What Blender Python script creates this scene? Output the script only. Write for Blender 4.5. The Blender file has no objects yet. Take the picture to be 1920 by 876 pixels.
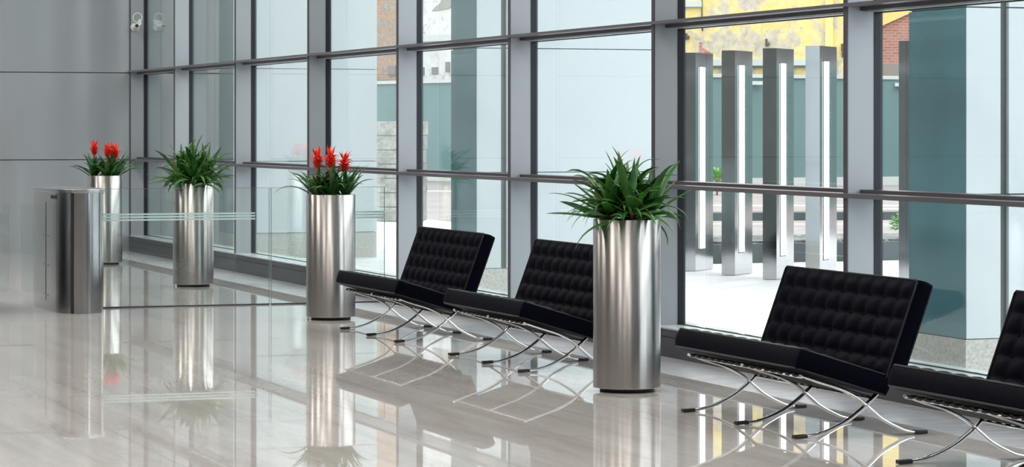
import bpy, bmesh, math, random
from mathutils import Vector, Matrix
from math import sin, cos, pi, radians as R

C = bpy.context.scene
col = C.collection

# ------------------------------------------------------------------ camera, world, light, exposure
TH = math.atan(1878.0 / 5200.0)          # wall direction to view axis
cam_d = bpy.data.cameras.new('camera'); cam = bpy.data.objects.new('camera', cam_d); col.objects.link(cam)
cam.location = (0, 0, 1.6); cam.rotation_euler = (pi / 2, 0, -TH)
cam_d.sensor_width = 36; cam_d.lens = 5200.0 / 1920.0 * 36; cam_d.shift_y = -(438 - 242) / 1920.0
cam_d.clip_end = 400; cam_d.clip_start = .1
C.camera = cam

SKY = 4.0
w = bpy.data.worlds.new('sky'); C.world = w; w.use_nodes = True
nt = w.node_tree; bg = nt.nodes['Background']
tc = nt.nodes.new('ShaderNodeTexCoord'); sp = nt.nodes.new('ShaderNodeSeparateXYZ'); rp = nt.nodes.new('ShaderNodeValToRGB')
nt.links.new(tc.outputs['Generated'], sp.inputs[0]); nt.links.new(sp.outputs['Z'], rp.inputs[0]); nt.links.new(rp.outputs[0], bg.inputs[0])
rp.color_ramp.elements[0].position = 0.02; rp.color_ramp.elements[0].color = (.50, .56, .60, 1)
rp.color_ramp.elements[1].position = 0.45; rp.color_ramp.elements[1].color = (.97, 1.0, 1.0, 1)
bg.inputs[1].default_value = SKY

# unseen fill lights added just below the ceiling to brighten the lobby
for ly in (-3, 5, 13, 21, 29):
    for lx in (-4.5, 2.5):
        ld = bpy.data.lights.new('interior_fill', 'AREA'); ld.shape = 'RECTANGLE'; ld.size = 3.0; ld.size_y = 3.0; ld.energy = 260; ld.color = (1.0, .94, .88)
        lo = bpy.data.objects.new('interior_fill', ld); lo.location = (lx, ly, 7.44); col.objects.link(lo)

C.view_settings.view_transform = 'Standard'; C.view_settings.look = 'None'
C.view_settings.exposure = 0.0; C.view_settings.gamma = 1; C.view_settings.use_curve_mapping = False
try:
    C.cycles.max_bounces = 10; C.cycles.transparent_max_bounces = 16; C.cycles.diffuse_bounces = 5; C.cycles.glossy_bounces = 5
    C.cycles.sample_clamp_indirect = 6
except Exception: pass

# ------------------------------------------------------------------ helpers
def link(nt, a, b): nt.links.new(a, b)
def mat(name, base=(.5, .5, .5), rough=.5, metal=0, **kw):
    m = bpy.data.materials.new(name); m.use_nodes = True
    b = m.node_tree.nodes['Principled BSDF']
    b.inputs['Base Color'].default_value = (*base, 1); b.inputs['Roughness'].default_value = rough; b.inputs['Metallic'].default_value = metal
    for k, v in kw.items():
        k = k.replace('_', ' ')
        if k in b.inputs: b.inputs[k].default_value = v
    m['b'] = 1
    return m
def P(m): return m.node_tree.nodes['Principled BSDF']
def N(m, t, **kw):
    n = m.node_tree.nodes.new(t)
    for k, v in kw.items(): setattr(n, k, v)
    return n
def coords(m, scale=(1, 1, 1), rot=(0, 0, 0), out='Object'):
    t = N(m, 'ShaderNodeTexCoord'); mp = N(m, 'ShaderNodeMapping')
    mp.inputs['Scale'].default_value = scale; mp.inputs['Rotation'].default_value = rot
    link(m.node_tree, t.outputs[out], mp.inputs[0]); return mp.outputs[0]
def noise(m, vec, scale=5, detail=4, rough=.5, dist=0):
    n = N(m, 'ShaderNodeTexNoise'); n.inputs['Scale'].default_value = scale; n.inputs['Detail'].default_value = detail
    n.inputs['Roughness'].default_value = rough; n.inputs['Distortion'].default_value = dist
    link(m.node_tree, vec, n.inputs['Vector']); return n.outputs['Fac']
def ramp(m, fac, stops):
    r = N(m, 'ShaderNodeValToRGB'); e = r.color_ramp.elements
    while len(e) < len(stops): e.new(.5)
    for i, (p, c) in enumerate(stops): e[i].position = p; e[i].color = (*c, 1) if len(c) == 3 else c
    link(m.node_tree, fac, r.inputs[0]); return r.outputs[0]
def mix(m, fac, a, b):
    x = N(m, 'ShaderNodeMix', data_type='RGBA')
    for s, v in ((0, fac), (6, a), (7, b)):
        if hasattr(v, 'is_linked') or isinstance(v, bpy.types.NodeSocket): link(m.node_tree, v, x.inputs[s])
        else: x.inputs[s].default_value = v if s == 0 else (*v, 1)
    return x.outputs[2]
def bump(m, h, strength=.2, dist=.02):
    b = N(m, 'ShaderNodeBump'); b.inputs['Strength'].default_value = strength; b.inputs['Distance'].default_value = dist
    link(m.node_tree, h, b.inputs['Height']); link(m.node_tree, b.outputs[0], P(m).inputs['Normal'])

class MB:
    def __init__(s): s.v = []; s.f = []; s.m = []; s.sm = []
    def add(s, vs, fs, mi=0, smooth=False):
        o = len(s.v); s.v += [tuple(p) for p in vs]
        for f in fs: s.f.append(tuple(i + o for i in f)); s.m.append(mi); s.sm.append(smooth)
        return s
    def box(s, a, b, mi=0):
        x0, y0, z0 = a; x1, y1, z1 = b
        vs = [(x0, y0, z0), (x1, y0, z0), (x1, y1, z0), (x0, y1, z0), (x0, y0, z1), (x1, y0, z1), (x1, y1, z1), (x0, y1, z1)]
        return s.add(vs, [(0, 3, 2, 1), (4, 5, 6, 7), (0, 1, 5, 4), (1, 2, 6, 5), (2, 3, 7, 6), (3, 0, 4, 7)], mi)
    def prism(s, pts, z0, z1, mi=0, smooth=False, caps=True):
        n = len(pts); vs = [(x, y, z0) for x, y in pts] + [(x, y, z1) for x, y in pts]
        s.add(vs, [(i, (i + 1) % n, (i + 1) % n + n, i + n) for i in range(n)], mi, smooth)
        if caps: s.add(vs, [tuple(range(n - 1, -1, -1)), tuple(range(n, 2 * n))], mi)
        return s
    def lathe(s, prof, c=(0, 0), n=48, mi=0, smooth=True):
        vs = []; fs = []
        for r, z in prof:
            for k in range(n):
                a = 2 * pi * k / n; vs.append((c[0] + r * cos(a), c[1] + r * sin(a), z))
        for j in range(len(prof) - 1):
            for k in range(n):
                fs.append((j * n + k, j * n + (k + 1) % n, (j + 1) * n + (k + 1) % n, (j + 1) * n + k))
        return s.add(vs, fs, mi, smooth)
    def tube(s, pts, r, n=8, mi=0, closed=False, radii=None):
        pts = [Vector(p) for p in pts]; m = len(pts); vs = []; fs = []
        up = None
        for i, p in enumerate(pts):
            if closed: d = pts[(i + 1) % m] - pts[i - 1]
            else: d = pts[min(i + 1, m - 1)] - pts[max(i - 1, 0)]
            d.normalize()
            if up is None: up = d.orthogonal()
            up = (up - d * up.dot(d)).normalized(); sd = d.cross(up); rr = radii[i] if radii else r
            for k in range(n):
                a = 2 * pi * k / n; vs.append(p + up * cos(a) * rr + sd * sin(a) * rr)
        for i in range(m if closed else m - 1):
            j = (i + 1) % m
            for k in range(n): fs.append((i * n + k, i * n + (k + 1) % n, j * n + (k + 1) % n, j * n + k))
        s.add(vs, fs, mi, True)
        if not closed: s.add(vs, [tuple(range(n - 1, -1, -1)), tuple(range((m - 1) * n, m * n))], mi)
        return s
    def bar(s, path, y0, wy, th, mi=0):
        """flat bar swept along a path in the x-z plane; wy wide in y, th thick"""
        n = len(path); vs = []; fs = []
        for i, (x, z) in enumerate(path):
            a = path[max(i - 1, 0)]; b = path[min(i + 1, n - 1)]
            dx, dz = b[0] - a[0], b[1] - a[1]; l = math.hypot(dx, dz); nx, nz = -dz / l, dx / l
            e = .18
            for (sy, sn) in ((-1, -1 + e), (-1 + e, -1), (1 - e, -1), (1, -1 + e), (1, 1 - e), (1 - e, 1), (-1 + e, 1), (-1, 1 - e)):
                vs.append((x + nx * sn * th / 2, y0 + sy * wy / 2, z + nz * sn * th / 2))
        for i in range(n - 1):
            for k in range(8): fs.append((i * 8 + k, i * 8 + (k + 1) % 8, (i + 1) * 8 + (k + 1) % 8, (i + 1) * 8 + k))
        s.add(vs, fs, mi, True)
        return s.add(vs, [tuple(range(7, -1, -1)), tuple(range((n - 1) * 8, n * 8))], mi)
    def sphere(s, c, r, n=12, mi=0, sc=(1, 1, 1)):
        vs = []; fs = []; m = n // 2
        for j in range(m + 1):
            t = pi * j / m
            for k in range(n): a = 2 * pi * k / n; vs.append((c[0] + r * sc[0] * sin(t) * cos(a), c[1] + r * sc[1] * sin(t) * sin(a), c[2] + r * sc[2] * cos(t)))
        for j in range(m):
            for k in range(n): fs.append((j * n + k, (j + 1) * n + k, (j + 1) * n + (k + 1) % n, j * n + (k + 1) % n))
        return s.add(vs, fs, mi, True)
    def mesh(s, name, mats):
        me = bpy.data.meshes.new(name); me.from_pydata(s.v, [], s.f)
        for m in (mats if isinstance(mats, (list, tuple)) else [mats]): me.materials.append(m)
        me.polygons.foreach_set('material_index', s.m); me.polygons.foreach_set('use_smooth', s.sm)
        me.update()
        bm = bmesh.new(); bm.from_mesh(me); bmesh.ops.remove_doubles(bm, verts=bm.verts, dist=1e-6)
        bmesh.ops.recalc_face_normals(bm, faces=bm.faces); bm.to_mesh(me); bm.free(); return me
    def build(s, name, mats, parent=None, kind=None, raw=False):
        o = bpy.data.objects.new(name, s.mesh(name, mats)); col.objects.link(o); o.parent = parent
        if kind: o['kind'] = kind
        return o
def bevel(o, wdt=.004, seg=2):
    m = o.modifiers.new('bevel', 'BEVEL'); m.width = wdt; m.segments = seg; m.limit_method = 'ANGLE'; m.angle_limit = R(40); return o
def thing(name, label, cat, loc=(0, 0, 0), rz=0, group=None):
    o = bpy.data.objects.new(name, None); col.objects.link(o); o.location = loc; o.rotation_euler = (0, 0, rz)
    o['label'] = label; o['category'] = cat; o.empty_display_size = .1
    if group: o['group'] = group
    return o
def tag(o, label, cat, group=None):
    o['label'] = label; o['category'] = cat
    if group: o['group'] = group
    return o
def struct(name):
    o = bpy.data.objects.new(name, None); col.objects.link(o); o['kind'] = 'structure'; return o
KIDS = {}
def copy_tree(o, parent=None):
    c = o.copy(); col.objects.link(c); c.parent = parent
    for ch in [x for x in list(col.objects) if x.parent == o]: copy_tree(ch, c)
    return c
def wc(l, d):
    """camera-frame lateral / depth metres on the ground -> world x, y"""
    return (d * sin(TH) + l * cos(TH), d * cos(TH) - l * sin(TH))

# ------------------------------------------------------------------ materials
M = {}
# glass: clear architectural pane, reflection by Schlick's law, faint green body
def glass_mat(name, tint, r0=.05, rough=0.0):
    m = bpy.data.materials.new(name); m.use_nodes = True; t = m.node_tree
    for n in list(t.nodes): t.nodes.remove(n)
    out = t.nodes.new('ShaderNodeOutputMaterial'); ms = t.nodes.new('ShaderNodeMixShader')
    tr = t.nodes.new('ShaderNodeBsdfTransparent'); gl = t.nodes.new('ShaderNodeBsdfGlossy')
    tr.inputs[0].default_value = (*tint, 1); gl.inputs['Roughness'].default_value = rough; gl.inputs[0].default_value = (.95, 1, .98, 1)
    g = t.nodes.new('ShaderNodeNewGeometry'); d = t.nodes.new('ShaderNodeVectorMath'); d.operation = 'DOT_PRODUCT'
    t.links.new(g.outputs['Incoming'], d.inputs[0]); t.links.new(g.outputs['Normal'], d.inputs[1])
    a = t.nodes.new('ShaderNodeMath'); a.operation = 'ABSOLUTE'; t.links.new(d.outputs['Value'], a.inputs[0])
    s1 = t.nodes.new('ShaderNodeMath'); s1.operation = 'SUBTRACT'; s1.inputs[0].default_value = 1; t.links.new(a.outputs[0], s1.inputs[1])
    p = t.nodes.new('ShaderNodeMath'); p.operation = 'POWER'; p.inputs[1].default_value = 5; t.links.new(s1.outputs[0], p.inputs[0])
    k = t.nodes.new('ShaderNodeMath'); k.operation = 'MULTIPLY_ADD'; k.inputs[1].default_value = 1 - r0; k.inputs[2].default_value = r0
    t.links.new(p.outputs[0], k.inputs[0]); t.links.new(k.outputs[0], ms.inputs[0])
    t.links.new(tr.outputs[0], ms.inputs[1]); t.links.new(gl.outputs[0], ms.inputs[2]); t.links.new(ms.outputs[0], out.inputs[0])
    return m
M['glass'] = glass_mat('window_glass', (.955, .975, .98))
M['barrier_glass'] = glass_mat('barrier_glass', (.965, .99, .98), .035)
M['glass_edge'] = mat('glass_edge', (.13, .19, .18), .2)
M['frost'] = mat('frosted_film', (.42, .55, .55), .6)

m = M['floor'] = mat('polished_marble', (.6, .56, .52), .015, IOR=1.40)
v = coords(m, (2.4, .22, 1), (0, 0, R(6)))
n1 = noise(m, v, 1.6, 8, .62, .6); c1 = ramp(m, n1, [(.30, (.46, .43, .405)), (.48, (.54, .51, .485)), (.60, (.58, .55, .525)), (.75, (.63, .605, .58))])
v2 = coords(m, (5, .55, 1), (0, 0, R(9))); n2 = noise(m, v2, 2.2, 6, .6, 1.2)
vein = ramp(m, n2, [(.46, (0, 0, 0)), (.495, (1, 1, 1)), (.53, (0, 0, 0))])
c2 = mix(m, 1.0, c1, c1)
mx = N(m, 'ShaderNodeMix', data_type='RGBA'); mx.blend_type = 'MULTIPLY'; mx.inputs[7].default_value = (.86, .84, .82, 1)
mt = N(m, 'ShaderNodeMath', operation='MULTIPLY'); mt.inputs[1].default_value = .55
link(m.node_tree, vein, mt.inputs[0]); link(m.node_tree, mt.outputs[0], mx.inputs[0]); link(m.node_tree, c1, mx.inputs[6])
bk = N(m, 'ShaderNodeTexBrick'); bk.offset = 0; bk.inputs['Scale'].default_value = 1; bk.inputs['Brick Width'].default_value = 1.5; bk.inputs['Row Height'].default_value = 1.5
bk.inputs['Mortar Size'].default_value = .004; bk.inputs['Color1'].default_value = (1, 1, 1, 1); bk.inputs['Color2'].default_value = (.97, .97, .97, 1); bk.inputs['Mortar'].default_value = (.82, .81, .8, 1)
link(m.node_tree, coords(m), bk.inputs['Vector'])
my = N(m, 'ShaderNodeMix', data_type='RGBA'); my.blend_type = 'MULTIPLY'; my.inputs[0].default_value = 1
link(m.node_tree, mx.outputs[2], my.inputs[6]); link(m.node_tree, bk.outputs[0], my.inputs[7]); link(m.node_tree, my.outputs[2], P(m).inputs['Base Color'])

m = M['border'] = mat('border_stone', (.60, .62, .63), .25)
link(m.node_tree, ramp(m, noise(m, coords(m, (1, 3, 1)), 4, 8, .7, .5), [(.3, (.44, .45, .48)), (.7, (.64, .65, .68))]), P(m).inputs['Base Color'])
M['wall_side'] = mat('side_wall_panels', (.11, .105, .10), .5)
m = M['wall'] = mat('brushed_wall_panel', (.56, .58, .58), .17, .45, Anisotropic=.98, Anisotropic_Rotation=.25)
tg = N(m, 'ShaderNodeTangent'); tg.direction_type = 'RADIAL'; tg.axis = 'Z'; link(m.node_tree, tg.outputs[0], P(m).inputs['Tangent'])
link(m.node_tree, ramp(m, noise(m, coords(m, (1, 1, .3)), 2.5, 6, .6), [(.3, (.52, .56, .59)), (.7, (.55, .59, .62))]), P(m).inputs['Base Color'])
M['plaster'] = mat('plaster', (.62, .62, .60), .8)
M['groove'] = mat('joint_shadow_gap', (.10, .11, .11), .9)
M['fin'] = mat('painted_aluminium', (.37, .405, .44), .42, .15)
M['tip'] = mat('dark_anodised', (.085, .075, .09), .4, .4)
M['bar'] = mat('transom_grey_metal', (.17, .16, .18), .30, .6)
M['light_metal'] = mat('sill_metal', (.60, .66, .68), .25, .3)
M['gasket'] = mat('black_gasket', (.008, .009, .018), .5)
m = M['plinth'] = mat('dark_plinth', (.045, .045, .055), .35)
m = M['steel'] = mat('brushed_steel', (.41, .395, .385), .25, 1, Anisotropic=.75, Anisotropic_Rotation=.25)
tg = N(m, 'ShaderNodeTangent'); tg.direction_type = 'RADIAL'; tg.axis = 'Z'; link(m.node_tree, tg.outputs[0], P(m).inputs['Tangent'])
r_ = N(m, 'ShaderNodeMapRange'); r_.inputs[3].default_value = .25; r_.inputs[4].default_value = .26
link(m.node_tree, noise(m, coords(m, (14, 14, .05)), 3, 2), r_.inputs[0]); link(m.node_tree, r_.outputs[0], P(m).inputs['Roughness'])
m = M['pylon_steel'] = mat('polished_pylon_steel', (.50, .50, .51), .09, 1)
bump(m, noise(m, coords(m, (1, 1, .7)), 2.5, 1), .12, .03)
m = M['steel_flat'] = mat('satin_steel', (.42, .42, .43), .20, 1)
bump(m, noise(m, coords(m, (1, 1, .6)), 3, 2), .10, .03)
M['chrome'] = mat('chrome', (.82, .82, .83), .06, 1)
M['rubber'] = mat('black_rubber', (.012, .012, .013), .5)
m = M['leather'] = mat('black_leather', (.0022, .0022, .0055), .50, IOR=1.22, Specular_IOR_Level=.12)
P(m).inputs['Specular Tint'].default_value = (.55, .65, 1, 1)
bump(m, noise(m, coords(m), 60, 4, .6), .12, .004)
M['piping'] = mat('leather_piping', (.005, .005, .009), .35, IOR=1.35)
M['strap'] = mat('strap_leather', (.012, .011, .012), .5)
m = M['soil'] = mat('soil', (.03, .018, .012), .9)
link(m.node_tree, ramp(m, noise(m, coords(m), 40, 5), [(.3, (.015, .008, .006)), (.7, (.06, .03, .03))]), P(m).inputs['Base Color'])
def leaf_mat(name, a, b, rough=.32):
    m = mat(name, a, rough)
    link(m.node_tree, ramp(m, noise(m, coords(m), 9, 3), [(.3, a), (.7, b)]), P(m).inputs['Base Color'])
    return m
M['leaf'] = leaf_mat('green_leaf', (.012, .065, .012), (.05, .20, .025))
M['leaf2'] = leaf_mat('bromeliad_leaf', (.012, .06, .014), (.04, .16, .025), .28)
M['pale_leaf'] = leaf_mat('leaf_underside', (.06, .16, .03), (.16, .30, .07), .4)
M['bract'] = leaf_mat('red_bract', (.72, .012, .006), (.95, .06, .02), .35)
M['stem'] = leaf_mat('flower_stem', (.14, .02, .01), (.22, .05, .015), .4)
M['white_plastic'] = mat('white_plastic', (.85, .88, .9), .3)
M['lens'] = mat('dark_lens', (.004, .004, .005), .1)
# outdoors
m = M['clad'] = mat('back_painted_glass_cladding', (.60, .665, .69), .10, IOR=1.5)
M['clad_teal'] = mat('room_side_cladding', (.070, .215, .260), .08, IOR=1.5)  # darker teal on the room-facing column sides than on the other faces
m = M['granite'] = mat('grey_granite', (.5, .5, .46), .6)
link(m.node_tree, ramp(m, noise(m, coords(m), 45, 6, .8), [(.35, (.36, .37, .33)), (.5, (.52, .52, .48)), (.65, (.66, .66, .62))]), P(m).inputs['Base Color'])
m = M['paving'] = mat('pale_paving', (.66, .66, .66), .6)
bk = N(m, 'ShaderNodeTexBrick'); bk.inputs['Scale'].default_value = 1; bk.inputs['Brick Width'].default_value = .9; bk.inputs['Row Height'].default_value = .45; bk.inputs['Mortar Size'].default_value = .008
bk.inputs['Color1'].default_value = (.70, .70, .71, 1); bk.inputs['Color2'].default_value = (.62, .62, .64, 1); bk.inputs['Mortar'].default_value = (.42, .42, .44, 1)
link(m.node_tree, coords(m, rot=(0, 0, R(-45))), bk.inputs['Vector']); link(m.node_tree, bk.outputs[0], P(m).inputs['Base Color'])
m = M['road'] = mat('worn_asphalt', (.36, .32, .31), .8)
link(m.node_tree, ramp(m, noise(m, coords(m, (1, 1, 1)), .6, 6, .6), [(.3, (.21, .185, .18)), (.7, (.30, .27, .26))]), P(m).inputs['Base Color'])
M['paint'] = mat('white_paint', (.8, .8, .78), .6)
m = M['teal'] = mat('teal_render', (.10, .19, .185), .6)
link(m.node_tree, ramp(m, noise(m, coords(m, (1, 1, .4)), .35, 4), [(.3, (.085, .165, .165)), (.7, (.12, .21, .205))]), P(m).inputs['Base Color'])
M['coping'] = mat('pale_coping', (.50, .52, .50), .7)
M['kerb_dark'] = mat('dark_kerb', (.05, .065, .07), .5)
M['gravel'] = mat('white_gravel', (.6, .6, .58), .9)
m = M['gravel']; link(m.node_tree, ramp(m, noise(m, coords(m), 14, 5, .9), [(.50, (.05, .06, .055)), (.66, (.7, .7, .68))]), P(m).inputs['Base Color'])
m = M['led'] = mat('led_strip', (1, 1, 1), .4)
P(m).inputs['Emission Color'].default_value = (.97, 1, 1, 1); P(m).inputs['Emission Strength'].default_value = 2.2
# yellow peeling render over grey masonry
m = M['yellow'] = mat('peeling_yellow_render', (.7, .55, .25), .85)
v = coords(m)
base = ramp(m, noise(m, v, 2.5, 10, .75), [(.30, (.55, .42, .14)), (.5, (.74, .57, .20)), (.7, (.78, .66, .33))])
grey = ramp(m, noise(m, v, 3.5, 8, .75), [(.3, (.26, .23, .22)), (.7, (.66, .60, .50))])
msk = ramp(m, noise(m, coords(m, (1, 1, .7)), 1.3, 12, .8, .5), [(.47, (0, 0, 0)), (.54, (.9, .9, .9))])
link(m.node_tree, mix(m, msk, base, grey), P(m).inputs['Base Color'])
M['yellow_plain'] = mat('yellow_render', (.85, .64, .22), .8)
m = M['ruin'] = mat('ruined_plaster', (.6, .6, .57), .9)
v = coords(m)
base = ramp(m, noise(m, v, 3.5, 10, .8), [(.32, (.16, .14, .13)), (.45, (.58, .57, .55)), (.6, (.66, .67, .66))])
msk = ramp(m, noise(m, coords(m, (.8, 1, 1.6)), .7, 9, .7, .4), [(.56, (0, 0, 0)), (.62, (1, 1, 1))])
dk = ramp(m, noise(m, v, 4, 6, .7), [(.3, (.20, .17, .16)), (.7, (.45, .38, .33))])
link(m.node_tree, mix(m, msk, base, dk), P(m).inputs['Base Color'])
def brick_mat(name, c1, c2, mortar, patch, lo=.5, hi=.58):
    m = mat(name, c1, .9)
    bk = N(m, 'ShaderNodeTexBrick'); bk.inputs['Scale'].default_value = 1; bk.inputs['Brick Width'].default_value = .24; bk.inputs['Row Height'].default_value = .085; bk.inputs['Mortar Size'].default_value = .012
    for k, c in (('Color1', c1), ('Color2', c2), ('Mortar', mortar)): bk.inputs[k].default_value = (*c, 1)
    link(m.node_tree, coords(m, rot=(R(90), 0, 0)), bk.inputs['Vector'])
    msk = ramp(m, noise(m, coords(m, (1, 1, 1.8)), 3.2, 10, .8, .6), [(lo, (0, 0, 0)), (hi, (1, 1, 1))])
    pc = ramp(m, noise(m, coords(m), 7, 8, .8), [(.38, tuple(x * .3 for x in patch)), (.7, patch)])
    link(m.node_tree, mix(m, msk, bk.outputs[0], pc), P(m).inputs['Base Color']); return m
M['brick'] = brick_mat('red_brick', (.42, .11, .08), (.50, .20, .14), (.42, .34, .28), (.55, .48, .42), .55, .62)
M['old_brick'] = brick_mat('orange_brick', (.55, .18, .05), (.30, .17, .10), (.36, .30, .22), (.46, .42, .37), .45, .54)
M['rust'] = mat('rusty_iron', (.07, .05, .045), .7)
m = M['stone_block'] = mat('rough_stone_blocks', (.6, .6, .56), .9)
link(m.node_tree, ramp(m, noise(m, coords(m), 4.5, 8, .8), [(.35, (.18, .18, .165)), (.5, (.34, .34, .31)), (.65, (.50, .50, .46))]), P(m).inputs['Base Color'])
bump(m, noise(m, coords(m), 8, 5, .7), .8, .06)
M['window_dark'] = mat('dark_opening', (.03, .03, .03), .9)

# ------------------------------------------------------------------ room shell
XG = 7.847; XP = 7.63; YE = 35.92; YB = -9; XL = -9; HC = 7.5
MB().box((XL, YB, -.12), (7.10, YE, 0)).build('floor', M['floor'], kind='structure')
MB().box((7.10, YB, -.12), (XP + .02, YE, 0)).build('floor_border', M['border'], kind='structure')
MB().box((XL - .3, YB - .3, HC), (XG + .3, YE + .3, HC + .3)).build('ceiling', M['plaster'], kind='structure')
MB().box((XL - .3, YB - .3, -.12), (XL, YE + .3, HC)).build('wall_left', M['wall_side'], kind='structure')
MB().box((XL, YB - .3, -.12), (XG, YB, HC)).build('wall_back', M['wall_side'], kind='structure')
# end wall: stone courses with open joints, running on outdoors
wb = MB().box((XL, YE + .015, -.12), (10.5, YE + .35, HC), 1)
zj = [-.12, 1.2, 2.336, 3.47, 4.6, 5.74, HC]
xj = [XL, -5.6, -2.2, 1.2, 4.6, 8.02, 10.5]
for i in range(len(zj) - 1):
    for j, (a, b) in enumerate([(XL, 7.86), (7.86, 8.78), (8.78, 10.5)]):
        wb.box((a + .002, YE, zj[i] + .006), (b - .002, YE + .02, zj[i + 1] - .006), 0)
wb.build('wall_end', [M['wall'], M['groove']], kind='structure')

# plinth and sill
pl = MB(); pl.box((XP, YB, 0), (XG + .12, YE, .138)); pl.box((XP + .008, YB, .138), (XG + .12, YE, .146)); pl.box((XP, YB, .146), (XG + .12, YE, .196))
pl.build('trim_1', M['plinth'], kind='structure')
MB().box((XP - .004, YB, .196), (XG + .14, YE, .206)).build('trim_2', M['light_metal'], kind='structure')

# glazed wall: fins, transoms, panes
fins = [35.872, 33.295, 30.27] + [27.243 - 3.022 * k for k in range(0, 12)]
Z1a, Z1b = 1.181, 1.209     # lower transom shelf
Z2a, Z2b = 2.343, 2.363     # upper transom shelf
tops = [(.206, Z1a), (Z1b, Z2a), (Z2b, HC)]
for i, y in enumerate(fins):
    w_ = struct('window_%d' % (i + 1))
    yn = fins[i + 1] if i + 1 < len(fins) else YB
    f_ = MB(); f_.box((7.645, y + .0, .206), (XG - .028, y + .05, HC)); f_.build('mullion', M['fin'], w_)
    MB().box((7.637, y, .206), (7.645, y + .05, HC)).build('mullion_tip', M['tip'], w_)
    MB().box((XG - .028, y - .004, .206), (XG + .03, y + .054, HC)).build('gasket', M['gasket'], w_)
    # transoms between this fin and the next (towards the camera): shelf plate with recessed body
    ya, yb = yn + .05, y - .001
    MB().box((7.605, yn, Z1a), (XG + .02, y + (.0 if i == 0 else .0), Z1b)).build('transom_shelf', M['bar'], w_)
    MB().box((7.725, ya, Z1b), (XG + .02, yb, Z1b + .022)).build('transom_body', M['tip'], w_)
    MB().box((7.605, yn, Z2a), (XG + .02, y, Z2b)).build('transom_shelf', M['bar'], w_)
    MB().box((7.725, ya, Z2a - .024), (7.775, yb, Z2a)).build('transom_body', M['tip'], w_)
    MB().box((7.775, ya, Z2a - .030), (XG + .02, yb, Z2a - .002)).build('glazing_bar', M['light_metal'], w_)
    MB().box((XG - .012, ya, Z2a - .036), (XG + .014, yb, Z2a - .030)).build('glazing_seal', M['gasket'], w_)
    MB().box((XG - .010, ya, .206), (XG + .012, yb, .212)).build('glazing_seal', M['gasket'], w_)
    for (a, b) in ((.213, Z1a), (Z1b + .022, Z2a - .036), (Z2b, HC)):
        MB().box((XG - .006, ya + .001, a), (XG + .006, yb - .001, b)).build('pane', M['glass'], w_)

# ------------------------------------------------------------------ outdoors: ground and pillars
MB().box((XG + .12, -30, -.3), (60, 140, -.004)).build('ground_paving', M['paving'], kind='structure')
def quad(pts, z0, z1): return MB().prism([wc(*p) for p in pts], z0, z1)
quad([(-30, 60), (-2, 51), (2.4, 37), (14, 38), (40, 42), (60, 130), (-50, 130)], -.05, .001).build('ground_road', M['road'], kind='structure')
for k, (l0, l1, d0, wd) in enumerate([(-14, 3.5, 71, .7), (2.2, 14, 57.6, .6), (6.2, 14, 55.2, .5), (2.2, 14, 46.5, .12)]):
    tag(quad([(l0, d0), (l1, d0), (l1, d0 + wd), (l0, d0 + wd)], .001, .006).build('road_marking', M['paint']),
        ['white painted line on the far road seen left of the first wide pillar', 'far white painted line across the road behind the steel pylons', 'nearer thick white painted line on the road behind the steel pylons', 'thin white painted line on the road nearest the dark planting bed'][k], 'road marking')

for k, y0 in enumerate((33.2, 24.085, 14.972, 5.86, -3.25)):
    cb = MB(); X0, X1, D = 8.35, 10.19, .73
    cb.box((X0 + .02, y0 + .02, -.01), (X1 - .02, y0 + D, 9.5), 1)
    g = 315e-3
    zz = [g, 1.2, 2.345, 3.48, 4.62, 5.76, 6.9, 8.0, 9.5]
    for a, b in zip(zz[:-1], zz[1:]):
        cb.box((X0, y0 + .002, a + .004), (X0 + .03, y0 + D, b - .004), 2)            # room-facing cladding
        cb.box((X0 + .004, y0 - .002, a + .004), (X0 + .240, y0 + .03, b - .004), 0)                 # camera-facing cladding
        cb.box((X0 + .292, y0 - .012, a + .004), (X1, y0 + .03, b - .004), 0)
        cb.box((X1 - .03, y0, a + .004), (X1, y0 + D, b - .004), 0)
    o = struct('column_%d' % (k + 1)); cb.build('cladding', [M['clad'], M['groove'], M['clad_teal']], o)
    MB().box((X0, y0, -.01), (X1, y0 + D, g - .002)).build('granite_base', M['granite'], o)

MB().box((XG + .3, YB - .3, 9.5), (10.6, YE + .3, 10.2)).build('shading_overhang', M['plaster'], kind='structure')  # unseen overhang, added to darken the room-facing column sides
MB().box((XG - .1, YB - .3, HC + .3), (XG + .3, YE + .3, 10.2)).build('wall_upper', M['plaster'], kind='structure')
# ------------------------------------------------------------------ chairs
def smooth_path(pts, n=6):
    out = []
    for i in range(len(pts) - 1):
        p0 = pts[max(i - 1, 0)]; p1 = pts[i]; p2 = pts[i + 1]; p3 = pts[min(i + 2, len(pts) - 1)]
        for k in range(n):
            t = k / n
            out.append(tuple(.5 * (2 * b + (c - a) * t + (2 * a - 5 * b + 4 * c - d) * t * t + (-a + 3 * b - 3 * c + d) * t ** 3) for a, b, c, d in zip(p0, p1, p2, p3)))
    out.append(pts[-1]); return out

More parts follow.
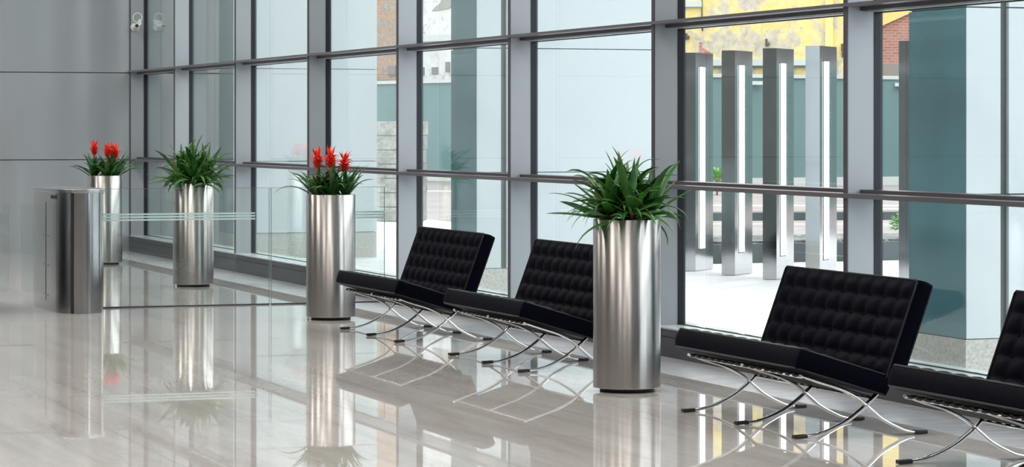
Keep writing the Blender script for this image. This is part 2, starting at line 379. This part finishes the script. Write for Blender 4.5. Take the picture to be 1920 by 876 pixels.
def cushion(Wd, D, T, nx, ny, puff=.020, sub=8):
    """local: x along D, y along Wd (centred), z normal; top tufted. returns (mesh builder, piping builder)"""
    a = MB(); NX, NY = ny * sub, nx * sub
    def h(s, t):
        u = abs(sin(pi * ny * s)); v = abs(sin(pi * nx * t))
        dome = (u ** .55) * (v ** .55)
        seam = .45 * (u ** .8 + v ** .8) / 2
        e = min(s, 1 - s) * ny; f = min(t, 1 - t) * nx
        edge = min(1, e * 1.0) * .5 + .5; edge2 = min(1, f * 1.0) * .5 + .5
        z = puff * (dome * .85 + seam)
        bd = min(e, f)
        if bd < .5:                                     # soft pleated border
            q = bd / .5; q = q * q * (3 - 2 * q)
            z = z * q + (1 - q) * (puff * .30 + .004 * abs(sin(pi * (nx * 2) * t)) * (1 if e < f else 0))
        return z
    vs = []; fs = []
    for i in range(NX + 1):
        for j in range(NY + 1):
            s, t = i / NX, j / NY
            vs.append((s * D, (t - .5) * Wd, T / 2 + h(s, t)))
    for i in range(NX):
        for j in range(NY):
            k = i * (NY + 1) + j; fs.append((k, k + NY + 1, k + NY + 2, k + 1))
    a.add(vs, fs, 0, True)
    # side walls, slightly bellied
    rim = [(s, 0) for s in [i / NX for i in range(NX + 1)]] + [(1, j / NY) for j in range(1, NY + 1)] + [(1 - i / NX, 1) for i in range(1, NX + 1)] + [(0, 1 - j / NY) for j in range(1, NY)]
    n = len(rim); vs = []; lv = 6
    for q in range(lv + 1):
        zt = q / lv; bel = .007 * sin(pi * zt)
        for s, t in rim:
            z = -T / 2 + zt * (T + h(s, t))
            ox = (-bel if s == 0 else bel if s == 1 else 0); oy = (-bel if t == 0 else bel if t == 1 else 0)
            vs.append((s * D + ox, (t - .5) * Wd + oy, z))
    fs = [(q * n + k, q * n + (k + 1) % n, (q + 1) * n + (k + 1) % n, (q + 1) * n + k) for q in range(lv) for k in range(n)]
    a.add(vs, fs, 0, True); a.add(vs[:n], [tuple(range(n - 1, -1, -1))], 0)
    # buttons
    for i in range(1, ny):
        for j in range(1, nx):
            a.sphere((i / ny * D, (j / nx - .5) * Wd, T / 2 + .002), .010, 8, 0, (1, 1, .5))
    p = MB()
    for zz in (T / 2 + puff * .30, -T / 2 + .002):
        c = [(0, -Wd / 2, zz), (D, -Wd / 2, zz), (D, Wd / 2, zz), (0, Wd / 2, zz)]
        pts = []
        for q in range(4):
            A, B = Vector(c[q]), Vector(c[(q + 1) % 4]); L = (B - A).length
            for k in range(1, 12): pts.append(A + (B - A) * (.012 / L + (1 - .024 / L) * (k - 1) / 10))
        p.tube(pts, .0055, 6, closed=True)
    return a, p

def make_chair():
    t = thing('lounge_settee', '', 'settee')
    # seat
    ang = math.atan2(.158, .520); T = .098
    a, p = cushion(1.575, .535, T, 10, 4)
    s = a.build('seat_cushion', M['leather'], t)
    tx, tz = .010, .470
    s.location = (tx - sin(ang) * (T / 2 + .006), 0, tz - cos(ang) * (T / 2 + .006)); s.rotation_euler = (0, ang, 0)
    p.build('piping', M['piping'], s)
    a, p = cushion(1.585, .545, .088, 10, 5)
    b = a.build('back_cushion', M['leather'], t)
    # local x goes up the back; normal faces the room (-x)
    up = math.atan2(.515, .190)                     # angle above horizontal
    b.rotation_euler = (0, -up, 0)
    b.location = (.490 + .05 * sin(up), 0, .300 - .05 * cos(up) + .0)
    p.build('piping', M['piping'], b)
    A = smooth_path([(.055, .012), (.13, .020), (.22, .046), (.31, .088), (.37, .128), (.412, .161), (.49, .236), (.565, .340), (.63, .46), (.685, .585), (.735, .72)], 5)
    B = smooth_path([(.705, .012), (.64, .022), (.57, .052), (.50, .090), (.45, .130), (.412, .161), (.355, .206), (.26, .252), (.15, .287), (.035, .326)], 5)
    for y in (-.72, 0, .72):
        l = MB().bar(A, y, .034, .013).build('leg', M['chrome'], t)
        q = MB(); q.bar(smooth_path([(-.004, .012), (.03, .012), (.07, .014)], 3), y, .040, .019); bevel(q.build('foot_pad', M['rubber'], l), .003)
        l = MB().bar(B, y, .034, .013).build('leg', M['chrome'], t)
        q = MB(); q.bar(smooth_path([(.690, .014), (.73, .012), (.766, .012)], 3), y, .040, .019); bevel(q.build('foot_pad', M['rubber'], l), .003)
    for nm, (x, z) in (('front_rail', (.045, .318)), ('rear_rail', (.455, .192)), ('back_rail', (.738, .715)), ('back_rail', (.585, .360))):
        MB().tube([(x, -.735, z), (x, .735, z)], .007, 10).build(nm, M['chrome'], t)
    for k in range(16):
        y = -.66 + k * (1.32 / 15) if k < 8 else -.66 + k * (1.32 / 15)
        pts = [(.030, .318), (.040, .330), (.06, .330), (.25, .268), (.44, .206), (.456, .204), (.468, .192)]
        MB().bar(pts, y, .042, .006).build('seat_strap', M['strap'], t)
    for k in range(12):
        y = -.64 + k * (1.28 / 11)
        MB().bar([(.592, .350), (.594, .372), (.65, .50), (.728, .715), (.736, .727)], y, .042, .005).build('back_strap', M['strap'], t)
    return t
proto = make_chair()
spots = [(20.52, 'black tufted settee farthest from the camera, right behind the planter of red bromeliads'),
         (17.81, 'black tufted settee whose near end is hidden by the large leafy planter'),
         (13.67, 'black tufted settee seen whole just right of the nearest leafy planter'),
         (11.09, 'black tufted settee at the right edge of the picture, cut off by the frame')]
for i, (y, lb) in enumerate(spots):
    o = proto if i == 0 else copy_tree(proto)
    o.location = (6.222, y, 0); o['label'] = lb; o['group'] = 'black leather settees in a row along the window'

# ------------------------------------------------------------------ planters
def make_planter():
    t = thing('steel_planter', '', 'planter')
    r, h = .206, 1.05
    MB().lathe([(r - .012, .025), (r, .025), (r, .03), (r, h - .002), (r - .002, h), (r - .014, h), (r - .014, h - .12)], n=96).build('cylinder_body', M['steel'], t)
    MB().lathe([(.0, 0), (.165, 0), (.165, .03), (0, .03)], n=48).build('recessed_base', M['rubber'], t)
    MB().lathe([(0, h - .035), (.1, h - .032), (r - .012, h - .045), (r - .012, h - .06), (0, h - .06)], n=40).build('soil', M['soil'], t)
    return t
pl0 = make_planter()
pspots = [((6.62, 32.52), 'steel cylinder planter beside the end wall, farthest back, holding red bromeliads'),
          ((6.534, 27.64), 'steel cylinder planter behind the glass barrier holding a green leafy plant'),
          ((6.488, 22.45), 'steel cylinder planter holding three red bromeliads in front of the settees'),
          ((6.416, 15.70), 'largest looking steel cylinder planter in the foreground, topped by a green leafy plant')]
for i, (p, lb) in enumerate(pspots):
    o = pl0 if i == 0 else copy_tree(pl0)
    o.location = (*p, 0); o['label'] = lb; o['group'] = 'tall brushed steel cylinder planters'

def leaf(mb, base, az, el, L, Wd, droop, seg=9, mi=0, tw=0, tip=1.6):
    p = Vector(base); pts = []; e = el
    d2 = Vector((cos(az), sin(az), 0)); sd = Vector((-sin(az), cos(az), 0)); vs = []
    for i in range(seg + 1):
        t = i / seg
        wd = Wd * (min(1, .35 + t * 2.2)) * (1 - t ** tip) ** .8 if t < 1 else 0.0004
        dirv = d2 * cos(e) + Vector((0, 0, 1)) * sin(e)
        nrm = dirv.cross(sd) * -1
        s2 = (sd * cos(tw * t) + nrm * sin(tw * t)); fold = nrm * wd * .22
        vs += [p - s2 * wd / 2 + fold, p, p + s2 * wd / 2 + fold]
        p = p + dirv * (L / seg); e -= droop / seg * (.5 + 1.4 * t)
    fs = []
    for i in range(seg):
        a = i * 3; fs += [(a, a + 1, a + 4, a + 3), (a + 1, a + 2, a + 5, a + 4)]
    mb.add(vs, fs, mi, True)
def solidify(o, th=.0012):
    m = o.modifiers.new('solid', 'SOLIDIFY'); m.thickness = th; return o

def leafy_plant(name, label, loc, seed, sc=1.0):
    rnd = random.Random(seed); t = thing(name, label, 'plant', loc)
    mb = MB()
    crowns = [(-.11, -.03, 0), (.02, .06, .02), (.12, -.04, 0), (-.02, -.12, 0), (.05, .13, 0), (-.1, .1, 0), (0, 0, .03)]
    for ci, (cx, cy, cz) in enumerate(crowns):
        MB().tube([(cx, cy, -.02), (cx * 1.1, cy * 1.1, .13 + cz)], .012, 6).build('stem', M['stem'], t)
        for k in range(22):
            q = k / 22; az = k * 2.39996 + ci; outw = math.atan2(cy, cx)
            el = R(78 - 82 * (1 - q) ** .9 + rnd.uniform(-8, 8))
            L = (.34 + rnd.uniform(-.10, .08) - .03 * q) * sc
            leaf(mb, (cx * 1.05 + cos(az) * .012, cy * 1.05 + sin(az) * .012, .03 + .11 * q + cz), az + rnd.uniform(-.3, .3), el + .25, L, rnd.uniform(.046, .074) * sc, rnd.uniform(.2, 1.9), mi=0 if rnd.random() < .86 else 1, tw=rnd.uniform(-.9, .9))
    for k in range(12):                                   # long thin outer leaves
        az = rnd.uniform(0, 2 * pi)
        leaf(mb, (cos(az) * .1, sin(az) * .1, .08), az, R(rnd.uniform(10, 45)), rnd.uniform(.30, .36) * sc, .024, rnd.uniform(.9, 1.8), mi=0, tw=rnd.uniform(-.5, .5))
    solidify(mb.build('foliage', [M['leaf'], M['pale_leaf']], t))
    return t
leafy_plant('leafy_plant', 'dark green bushy plant spilling over the large foreground planter', (6.416, 15.70, 1.015), 5)
leafy_plant('leafy_plant', 'green bushy plant in the planter standing behind the glass barrier', (6.534, 27.64, 1.015), 11, 1.04)

def bromeliad(label, x, y, z, seed, hf, lean=(0, 0), nl=24, sc=1.0, group=None):
    rnd = random.Random(seed); t = thing('bromeliad', label, 'plant', (x, y, z), rnd.uniform(0, 3), group)
    mb = MB()
    for k in range(nl):
        q = k / nl; az = k * 2.39996
        leaf(mb, (cos(az) * .012, sin(az) * .012, .0 + .05 * q), az + rnd.uniform(-.2, .2), R(56 + 26 * q + rnd.uniform(-20, 8)), (.38 - .10 * q + rnd.uniform(-.07, .03)) * sc, rnd.uniform(.042, .058) * sc, rnd.uniform(.2, 1.9), seg=10, tw=rnd.uniform(-.5, .5), mi=0 if rnd.random() < .9 else 1)
    solidify(mb.build('leaves', [M['leaf2'], M['pale_leaf']], t))
    lx, ly = lean
    MB().tube([(0, 0, 0), (lx * .5, ly * .5, hf * .5), (lx, ly, hf)], .012, 8, radii=[.017, .015, .012]).build('flower_stem', M['stem'], t)
    fl = MB()
    H = .13 * sc
    for k in range(52):
        q = k / 52; az = k * 2.39996 + rnd.uniform(-.2, .2)
        L = (.050 + .040 * q + rnd.uniform(-.010, .012)) * sc
        el = R(62 - 12 * q + rnd.uniform(-8, 8)) if q < .8 else R(rnd.uniform(62, 88))
        dr = (1.3 + 1.3 * q * rnd.uniform(.6, 1.2)) if q < .8 else rnd.uniform(.2, 1.2)
        leaf(fl, (lx + cos(az) * .010, ly + sin(az) * .010, hf - .08 + H * q * .85), az, el, L, .025 * sc, dr, seg=7)
    solidify(fl.build('flower_spike', M['bract'], t))
    return t
gz = 1.012
g3 = 'red flowering bromeliads in the planter before the settees'
cx, cy = 6.488, 22.45
def off(cx, cy, l, d): return (cx + l * cos(TH) + d * sin(TH), cy - l * sin(TH) + d * cos(TH))
for (l, d, hf, ln, lb, sd) in ((-.112, 0, .335, (0, 0), 'red bromeliad at the left of the three in the planter before the settees', 3), (.005, -.05, .34, (0, 0), 'middle and fullest of the three red bromeliads in the planter before the settees', 4), (.115, .02, .305, (0, 0), 'slightly shorter red bromeliad at the right of the planter before the settees', 6)):
    x, y = off(cx, cy, l, d); bromeliad(lb, x, y, gz, sd, hf, ln, group=g3)
cx, cy = 6.62, 32.52
for (l, d, hf, lb, sd) in ((-.125, 0, .36, 'red bromeliad standing apart at the left of the planter by the end wall', 13), (.045, -.08, .33, 'red bromeliad left of the close trio in the planter by the end wall', 14),
                           (.085, .05, .32, 'red bromeliad in the middle of the close trio by the end wall', 15), (.13, -.03, .315, 'rightmost red bromeliad of the planter by the end wall', 16)):
    x, y = off(cx, cy, l, d); bromeliad(lb, x, y, gz, sd, hf, sc=1.0, nl=22, group='red flowering bromeliads in the planter by the end wall')

# ------------------------------------------------------------------ turnstile cabinets, wings, glass barrier
def turnstile(label, dx, mirror=False):
    t = thing('turnstile_gate', label, 'turnstile', (4.68 + dx, 24.3, 0))
    s = -1 if mirror else 1
    left = [(-.19, 1.0), (-.222, .75), (-.228, .45), (-.222, .1), (-.205, -.20), (-.17, -.34), (-.118, -.425)]
    cap = [(-.095, -.445), (-.06, -.467), (-.015, -.478), (.04, -.472), (.10, -.445), (.15, -.40), (.185, -.33), (.205, -.24), (.212, -.1)]
    right = [(.215, .1), (.218, .45), (.212, .75), (.18, 1.0), (.0, 1.06)]
    pts = smooth_path(left, 4)
    body = [(s * x, y) for x, y in pts + [(-.10, -.40), (.16, -.30)] + right]
    MB().prism(body, .0, 1.045, smooth=False).build('cabinet_body', M['steel_flat'], t)
    cp = [(s * x, y) for x, y in smooth_path(cap, 4)] + [(s * .19, .1), (s * -.08, -.3)]
    MB().prism(cp, 0, 1.045).build('end_cap', M['steel_flat'], t)
    MB().prism([(s * -.122, -.418), (s * -.098, -.438), (s * -.06, -.30), (s * -.10, -.30)], .003, 1.043).build('shadow_gap', M['rubber'], t)
    hull = smooth_path(left, 4) + [(-.108, -.44)] + smooth_path(cap, 4) + right
    c0 = Vector((0, .25))
    lid = [(s * (x * 1.045), .25 + (y - .25) * 1.018) for x, y in hull]
    bevel(MB().prism(lid, 1.045, 1.078).build('lid', M['light_steel'], t), .004)
    # card slot, panel line, screws on the passage side
    def side(y):            # x of the left face at y
        for (x0, y0), (x1, y1) in zip(left[:-1], left[1:]):
            if y1 <= y <= y0: return x0 + (x1 - x0) * (y - y0) / (y1 - y0)
        return -.2
    def patch(ya, yb, za, zb, nm, m_):
        n = 6; vs = []
        for k in range(n + 1):
            y = ya + (yb - ya) * k / n; x = side(y) - .003
            vs += [(s * x, y, za), (s * x, y, zb), (s * (x + .012), y, za), (s * (x + .012), y, zb)]
        fs = []
        for k in range(n):
            a = k * 4; fs += [(a, a + 4, a + 5, a + 1), (a + 2, a + 3, a + 7, a + 6), (a + 1, a + 5, a + 7, a + 3), (a, a + 2, a + 6, a + 4)]
        fs += [(0, 1, 3, 2), (n * 4, n * 4 + 2, n * 4 + 3, n * 4 + 1)]
        MB().add(vs, fs).build(nm, m_, t)
    patch(-.29, -.02, .99, 1.02, 'card_slot', M['rubber'])
    patch(.17, .185, .09, .955, 'panel_seam', M['rubber'])
    for z in (.66, .40, .14):
        y = .09; MB().sphere((s * (side(y)), y, z), .006, 8).build('screw', M['rubber'], t)
        y = .26; MB().sphere((s * (side(y)), y, z + .003), .006, 8).build('screw', M['rubber'], t)
    # glass wing
    return t
M['light_steel'] = mat('lid_steel', (.50, .50, .51), .28, 1)
M['steel_cab'] = M['steel_flat']
def wing(t, x0, x1, round_left):
    r = .035; z0, z1 = .131, .927; pts = []
    if round_left:
        pts = [(x1, z0)] + [(x0 + r - r * sin(a), z0 + r - r * cos(a)) for a in [k * pi / 12 for k in range(7)]] + [(x0, z1 - .01), (x0 + .01, z1), (x1, z1)]
    else:
        pts = [(x0, z0)] + [(x1 - r + r * sin(a), z0 + r - r * cos(a)) for a in [k * pi / 12 for k in range(7)]] + [(x1, z1 - .01), (x1 - .01, z1), (x0, z1)]
    n = len(pts); y0, y1 = .695, .705
    vs = [(x, y0, z) for x, z in pts] + [(x, y1, z) for x, z in pts]
    mb = MB(); mb.add(vs, [tuple(range(n)), tuple(range(2 * n - 1, n - 1, -1))], 0)
    mb.add(vs, [(i, (i + 1) % n, (i + 1) % n + n, i + n) for i in range(n)], 1)
    mb.build('glass_wing', [M['barrier_glass'], M['glass_edge']], t)
t1 = turnstile('brushed steel turnstile cabinet at the left end of the glass barrier', 0)
wing(t1, 4.33 - 4.68, -.20, True)
t2 = turnstile('steel turnstile beyond the left edge, showing only the edge of its glass wing', -.93, True)
wing(t2, .19, 4.214 - (4.68 - .93), False)

def barrier(label, x0, x1, s0, s1, y=24.5):
    t = thing('glass_barrier', label, 'glass panel', (0, y, 0), 0, 'glass barrier panes beside the turnstile')
    e = .003
    MB().box((x0 + e, -.006, .012), (x1 - e, .006, 1.067 - e)).build('pane', M['barrier_glass'], t)
    ed = MB(); ed.box((x0, -.006, .012), (x0 + e, .006, 1.067)); ed.box((x1 - e, -.006, .012), (x1, .006, 1.067)); ed.box((x0 + e, -.006, 1.067 - e), (x1 - e, .006, 1.067))
    ed.build('polished_edge', M['glass_edge'], t)
    for z in (.836, .811, .785):
        MB().box((s0, -.0075, z - .0075), (s1, -.0062, z + .0075)).build('frosted_stripe', M['frost'], t)
    MB().box((x0, -.015, 0), (x1, .015, .012)).build('floor_channel', M['plinth'], t)
barrier('clear glass pane with three frosted lines next to the turnstile cabinet', 4.905, 6.499, 4.93, 6.364)
barrier('clear glass pane passing behind the planter of three red bromeliads', 6.514, 7.596, 6.95, 7.596)

# ------------------------------------------------------------------ security camera on the end wall corner
t = thing('security_camera', 'small white security camera with looped cable high in the corner by the window', 'security camera', (7.70, 35.70, 2.955), R(0))
MB().lathe([(0, 0), (.052, 0), (.052, .02), (.03, .035), (0, .035)], n=24).build('mount_plate', M['white_plastic'], t).rotation_euler = (R(90), 0, 0)
[o for o in col.objects if o.parent == t][0].location = (-.01, .17, -.02)
MB().tube([(-.01, .145, -.02), (0, .10, -.01), (.0, .06, .02)], .014, 10).build('bracket_arm', M['white_plastic'], t)
b = MB().tube([(-.03, -.09, -.01), (.035, .07, .03)], .030, 20).build('camera_body', M['white_plastic'], t)
MB().tube([(-.034, -.098, -.012), (-.03, -.089, -.0095)], .021, 20).build('lens', M['lens'], b)
MB().tube([(-.0, -.06, .032), (.042, .08, .064)], .022, 14).build('sun_shield', M['white_plastic'], b)
MB().tube([(.0 + .058 * sin(a), .02, .10 + .062 * cos(a)) for a in [k * 2 * pi / 28 for k in range(28)]], .0065, 8, closed=True).build('cable_loop', M['white_plastic'], t)
MB().sphere((-.01, .03, -.05), .042, 16, sc=(1, .8, .9)).build('base_dome', mat('beige_plastic', (.45, .44, .38), .4), t)

# ------------------------------------------------------------------ light pylons outside
a45 = R(24.5)       # right-hand faces recede at about 45 degrees to the building
def pylon(label, l, d, idx):
    x, y = wc(l, d); t = thing('light_pylon', label, 'light pylon', (x, y, 0), R(90 - 45), 'row of stainless light pylons')
    # local: +x along the long face (receding), +y across... near corner at origin
    Wt, Lg, H = .155, .55, 2.46
    zb, zt = .25, 2.30; s0, s1 = .12, .27
    MB().prism([(0, 0), (0, Wt), (Lg, Wt), (Lg, 0)], 0, H).build('steel_casing', M['pylon_steel'], t)
    MB().box((s0 - .008, -.004, zb - .01), (s1 + .008, -.0005, zt + .01)).build('light_frame', M['tip'], t)
    MB().box((s0, -.012, zb), (s1, -.004, zt)).build('led_strip', M['led'], t)
# corner between the two visible faces (image x, depth)
import itertools
for k, (px, d) in enumerate(((1304, 31.2), (1378, 30.3), (1456, 29.45), (1537, 28.6), (1622, 27.8), (1714, 27.0))):
    l = (px - 960) * d / 5200
    pylon(['leftmost shiny light pylon outside, against the window mullion', 'second light pylon from the left outside the wide window', 'third light pylon from the left outside the wide window', 'light pylon outside, nearest left of the second wide mullion', 'light pylon outside hidden behind the right wide mullion', 'light pylon outside showing its edge beside the dark teal pillar'][k], l, d, k)

# planting bed behind the pylons
bed = thing('planting_bed', 'low dark planting bed with white gravel behind the light pylons', 'planter')
quad([(.9, 32.4), (8.0, 35.2), (7.7, 37.2), (.6, 34.4)], 0, .225).build('bed_wall', M['kerb_dark'], bed)
quad([(1.0, 32.6), (7.9, 35.3), (7.65, 37.0), (.7, 34.3)], .225, .25).build('gravel_top', M['gravel'], bed)
def shrub(label, l, d, z, r, n, seed, lw=.05, mi='shrub'):
    rnd = random.Random(seed); x, y = wc(l, d); t = thing('shrub', label, 'shrub', (x, y, z)); mb = MB()
    for k in range(n):
        a = rnd.uniform(0, 2 * pi); e = rnd.uniform(-.3, 1.4); rr = r * rnd.uniform(.35, .95)
        p = (cos(a) * cos(e) * rr, sin(a) * cos(e) * rr, r * .85 + sin(e) * rr * 1.0)
        leaf(mb, p, a, e * .6 + rnd.uniform(-.5, .5), lw * 1.6, lw, .6, seg=4)
    solidify(mb.build('foliage', M['shrub'], t), .002); MB().tube([(0, 0, 0), (.01, 0, r * .5), (0, .01, r)], r * .06, 6).build('stem', M['stem'], t)
M['shrub'] = leaf_mat('bright_shrub', (.08, .30, .03), (.22, .52, .08), .5)
shrub('round bright green shrub between the two leftmost light pylons', 4.95, 67, 0, .36, 500, 1, .06)
shrub('small green shrub in the bed beside the dark teal pillar', 4.86, 34.4, .252, .16, 220, 2, .04)
kd = quad([(2.2, 48), (9, 49.2), (9, 50), (2.2, 48.8)], 0, .14).build('kerb', M['kerb_dark']); tag(kd, 'long dark kerb across the road between planting bed and teal wall', 'kerb')

# rough granite gate pillar
x, y = wc(-1.93, 48.3)
t = thing('stone_pillar', 'rough pale granite block pillar outside, behind the grey mullion', 'stone pillar', (x, y, 0), R(-38))
rnd = random.Random(4); z = 0
for k in range(7):
    h_ = .2476; w1 = .36 + rnd.uniform(-.012, .012); 
    bevel(MB().box((-w1, -w1, z + .004), (w1, w1, z + h_ - .004)).build('stone_block', M['stone_block'], t), .015); z += h_

# teal boundary wall in two runs, with kerb and coping
def run(p, q, z0, z1, th, mt_, nm, par, zoff=0, fwd=0):
    (x0, y0), (x1, y1) = wc(*p), wc(*q); L = math.hypot(x1 - x0, y1 - y0)
    o = MB().box((0, -fwd, z0), (L, th, z1)).build(nm, mt_, par); o.location = (x0, y0, 0); o.rotation_euler = (0, 0, math.atan2(y1 - y0, x1 - x0)); return o
def lp(px, d): return ((px - 960) * d / 5200, d)
A0, A1, A2 = lp(560, 91.8), lp(1300, 76.0), lp(1950, 81.9)
for lb, a, b in (('teal rendered boundary wall below the ruined pale building', A0, A1), ('teal rendered boundary wall behind the light pylons below the yellow building', A1, A2)):
    t = thing('boundary_wall', lb, 'wall'); run(a, b, 0, 3.02, .3, M['teal'], 'rendered_wall', t); run(a, b, 3.02, 3.12, .36, M['coping'], 'coping', t, fwd=.06)
    run(a, b, 0, .24, .1, M['coping'], 'kerb', t, fwd=.12)

for px, py, wd, b_ in ((1421, 156, 26, 'pale ledge on the teal wall between the second and third light pylons'), (1688, 159, 26, 'pale ledge on the teal wall beside the light pylon at the dark teal pillar')):
    l_, d_ = lp(px, 76.0 + (px - 1300) * .009)
    x_, y_ = wc(l_, d_ - .12); q = MB().box((-wd / 2 * .0148, -.18, -.05), (wd / 2 * .0148, .0, .05)).build('wall_ledge', M['coping'])
    q.location = (x_, y_, 1.6 + (242 - py) * d_ / 5200); q.rotation_euler = (0, 0, -TH); tag(q, b_, 'ledge')
t = thing('boundary_wall', 'teal rendered boundary wall far off to the right, seen only mirrored in the pylons', 'wall')
q0, q1 = wc(*A2), (46, -20)
for z0, z1, th_, m_, nm in ((0, 3.02, .3, M['teal'], 'rendered_wall'), (3.02, 3.12, .36, M['coping'], 'coping')):
    MB().prism([q0, q1, (q1[0] + th_, q1[1]), (q0[0] + th_, q0[1])], z0, z1).build(nm, m_, t)
t = thing('brown_building', 'brown rendered building far off to the right, seen only mirrored in the pylons', 'building')
q = MB().prism([(47.2, -20), (46.6, 62), (60, 62), (60, -20)], 0, 11); q.build('rendered_wall', mat('brown_render', (.13, .10, .11), .8), t)

# yellow building (local x along facade from its left corner at image x ~1200)
def frame(p, q):
    (x0, y0), (x1, y1) = wc(*p), wc(*q); return (x0, y0, 0), math.atan2(y1 - y0, x1 - x0), math.hypot(x1 - x0, y1 - y0)
loc, rz, L = frame(lp(1130, 79.5), lp(1588, 78.6))
t = thing('yellow_building', 'tall yellow building with peeling render behind the teal wall', 'building', loc, rz)
U = 79.5 / 5200
def fx(px): return (px - 1130) * U
def fz(py): return 1.6 + (242 - py) * U
MB().box((0, 0, 0), (L, 2.6, 15)).build('peeling_wall', M['yellow'], t)
MB().box((0, -.10, fz(124)), (fx(1566), 0, fz(112))).build('pale_ledge', M['coping'], t)
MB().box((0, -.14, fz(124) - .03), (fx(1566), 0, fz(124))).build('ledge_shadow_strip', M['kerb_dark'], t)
MB().box((fx(1545), -.12, 2.6), (fx(1559), 0, 15)).build('pilaster', M['yellow_plain'], t)
MB().box((fx(1200), -.12, fz(14)), (fx(1316), 0, fz(3))).build('pale_ledge', M['coping'], t)
MB().tube([(fx(1317), -.03, 3.2 + 1.2), (fx(1316), -.03, fz(20)), (fx(1317), -.03, 9)], .018, 6).build('cable', M['rust'], t)
for (px, y0, y1) in ((1287, 63, 75), (1436, 74, 88), (1576, 84, 97), (1577, 97, 109)):
    q = MB(); q.box((fx(px) - .03, -.10, fz(y1)), (fx(px) + .03, 0, fz(y0))); q.box((fx(px), -.14, fz(y1) + .03), (fx(px) + .09, 0, fz(y1) + .11)); q.build('iron_bracket', M['rust'], t)
pt = [(fx(px), fz(py)) for px, py in ((1311, 79), (1316, 80), (1317, 90), (1326, 96), (1336, 101), (1309, 101))]
n = len(pt); vs = [(x, -.008, z) for x, z in pt] + [(x, .01, z) for x, z in pt]
MB().add(vs, [tuple(range(n))] + [(i, (i + 1) % n, (i + 1) % n + n, i + n) for i in range(n)]).build('exposed_brick', M['brick'], t)

# brick building on the right
loc, rz, L = frame(lp(1608, 82.6), lp(2100, 84.6))
t = thing('brick_building', 'red brick wall with yellow strip seen beside the dark teal pillar', 'building', loc, rz)
U2 = 80.4 / 5200
MB().box((0, 0, 0), (L, 5, 15)).build('brick_wall', M['brick'], t)
def gx(px): return (px - 1606) * U2
pt = [(0, 15), (0, 1.6 + (242 - 63) * U2), (gx(1651), 1.6 + (242 - 44) * U2), (gx(1706), 1.6 + (242 - 20) * U2), (gx(1850), 1.6 + (242 + 40) * U2), (gx(1850), 15)]
n = len(pt); vs = [(x, -.12, z) for x, z in pt] + [(x, 0, z) for x, z in pt]
MB().add(vs, [tuple(range(n))] + [(i, (i + 1) % n, (i + 1) % n + n, i + n) for i in range(n)]).build('yellow_gable_strip', M['yellow_plain'], t)
MB().box((0, -.1, 2.8), (L, 0, 1.6 + (242 - 116) * U2)).build('grey_footing', mat('weathered_render', (.30, .26, .22), .9), t)

# ruined building on the left
loc, rz, L = frame(lp(600, 91.5), lp(1040, 83.9))
t = thing('ruined_building', 'derelict building of crumbling pale plaster above the teal wall', 'building', loc, rz)
dirx, diry = cos(rz), sin(rz)
def ruinx(px):
    # intersection of the pixel column with the facade line, in facade metres
    k = (px - 960) / 5200
    dx, dy = wc(k, 1.0); 
    det = dx * (-diry) + dy * dirx
    s_ = (loc[0] * (-diry) + loc[1] * dirx) / det
    return ((dx * s_ - loc[0]) * dirx + (dy * s_ - loc[1]) * diry), s_
def ruinz(px, py): s_ = ruinx(px)[1]; return 1.6 + (242 - py) / 5200 * s_
xb = ruinx(760)[0]
MB().box((0, 0, 0), (xb, 6, 14)).build('brick_wing', M['old_brick'], t)
MB().box((xb, 0, 0), (L, 6, 14)).build('plaster_wall', M['ruin'], t)
x0 = ruinx(600)[0]; x1 = ruinx(900)[0]
MB().box((ruinx(770)[0], -.09, ruinz(800, 78)), (x1, 0, ruinz(800, 66))).build('grey_band', M['coping'], t)
for px, py0, py1, wd in ((790, 126, 141, 12), (816, 126, 139, 11), (840, 116, 135, 8), (735, 123, 142, 14)):
    xa = ruinx(px - wd / 2)[0]; xc = ruinx(px + wd / 2)[0]; za, zb = ruinz(px, py1), ruinz(px, py0)
    q = MB(); q.box((xa, -.03, za), (xc, .05, zb)); q.build('blocked_opening', mat('dark_grey_plaster', (.20, .18, .18), .9), t)  # dark grey panels where the facade shows small dark squares
pt = [(ruinx(px)[0], ruinz(px, py)) for px, py in ((810, 21), (818, 12), (826, 6), (832, -8), (850, -8), (846, 14), (838, 17), (824, 19))]
n = len(pt); vs = [(x, -.03, z) for x, z in pt] + [(x, 0, z) for x, z in pt]
MB().add(vs, [tuple(range(n))] + [(i, (i + 1) % n, (i + 1) % n + n, i + n) for i in range(n)]).build('fallen_plaster_patch', mat('bare_masonry', (.30, .29, .26), .9), t)
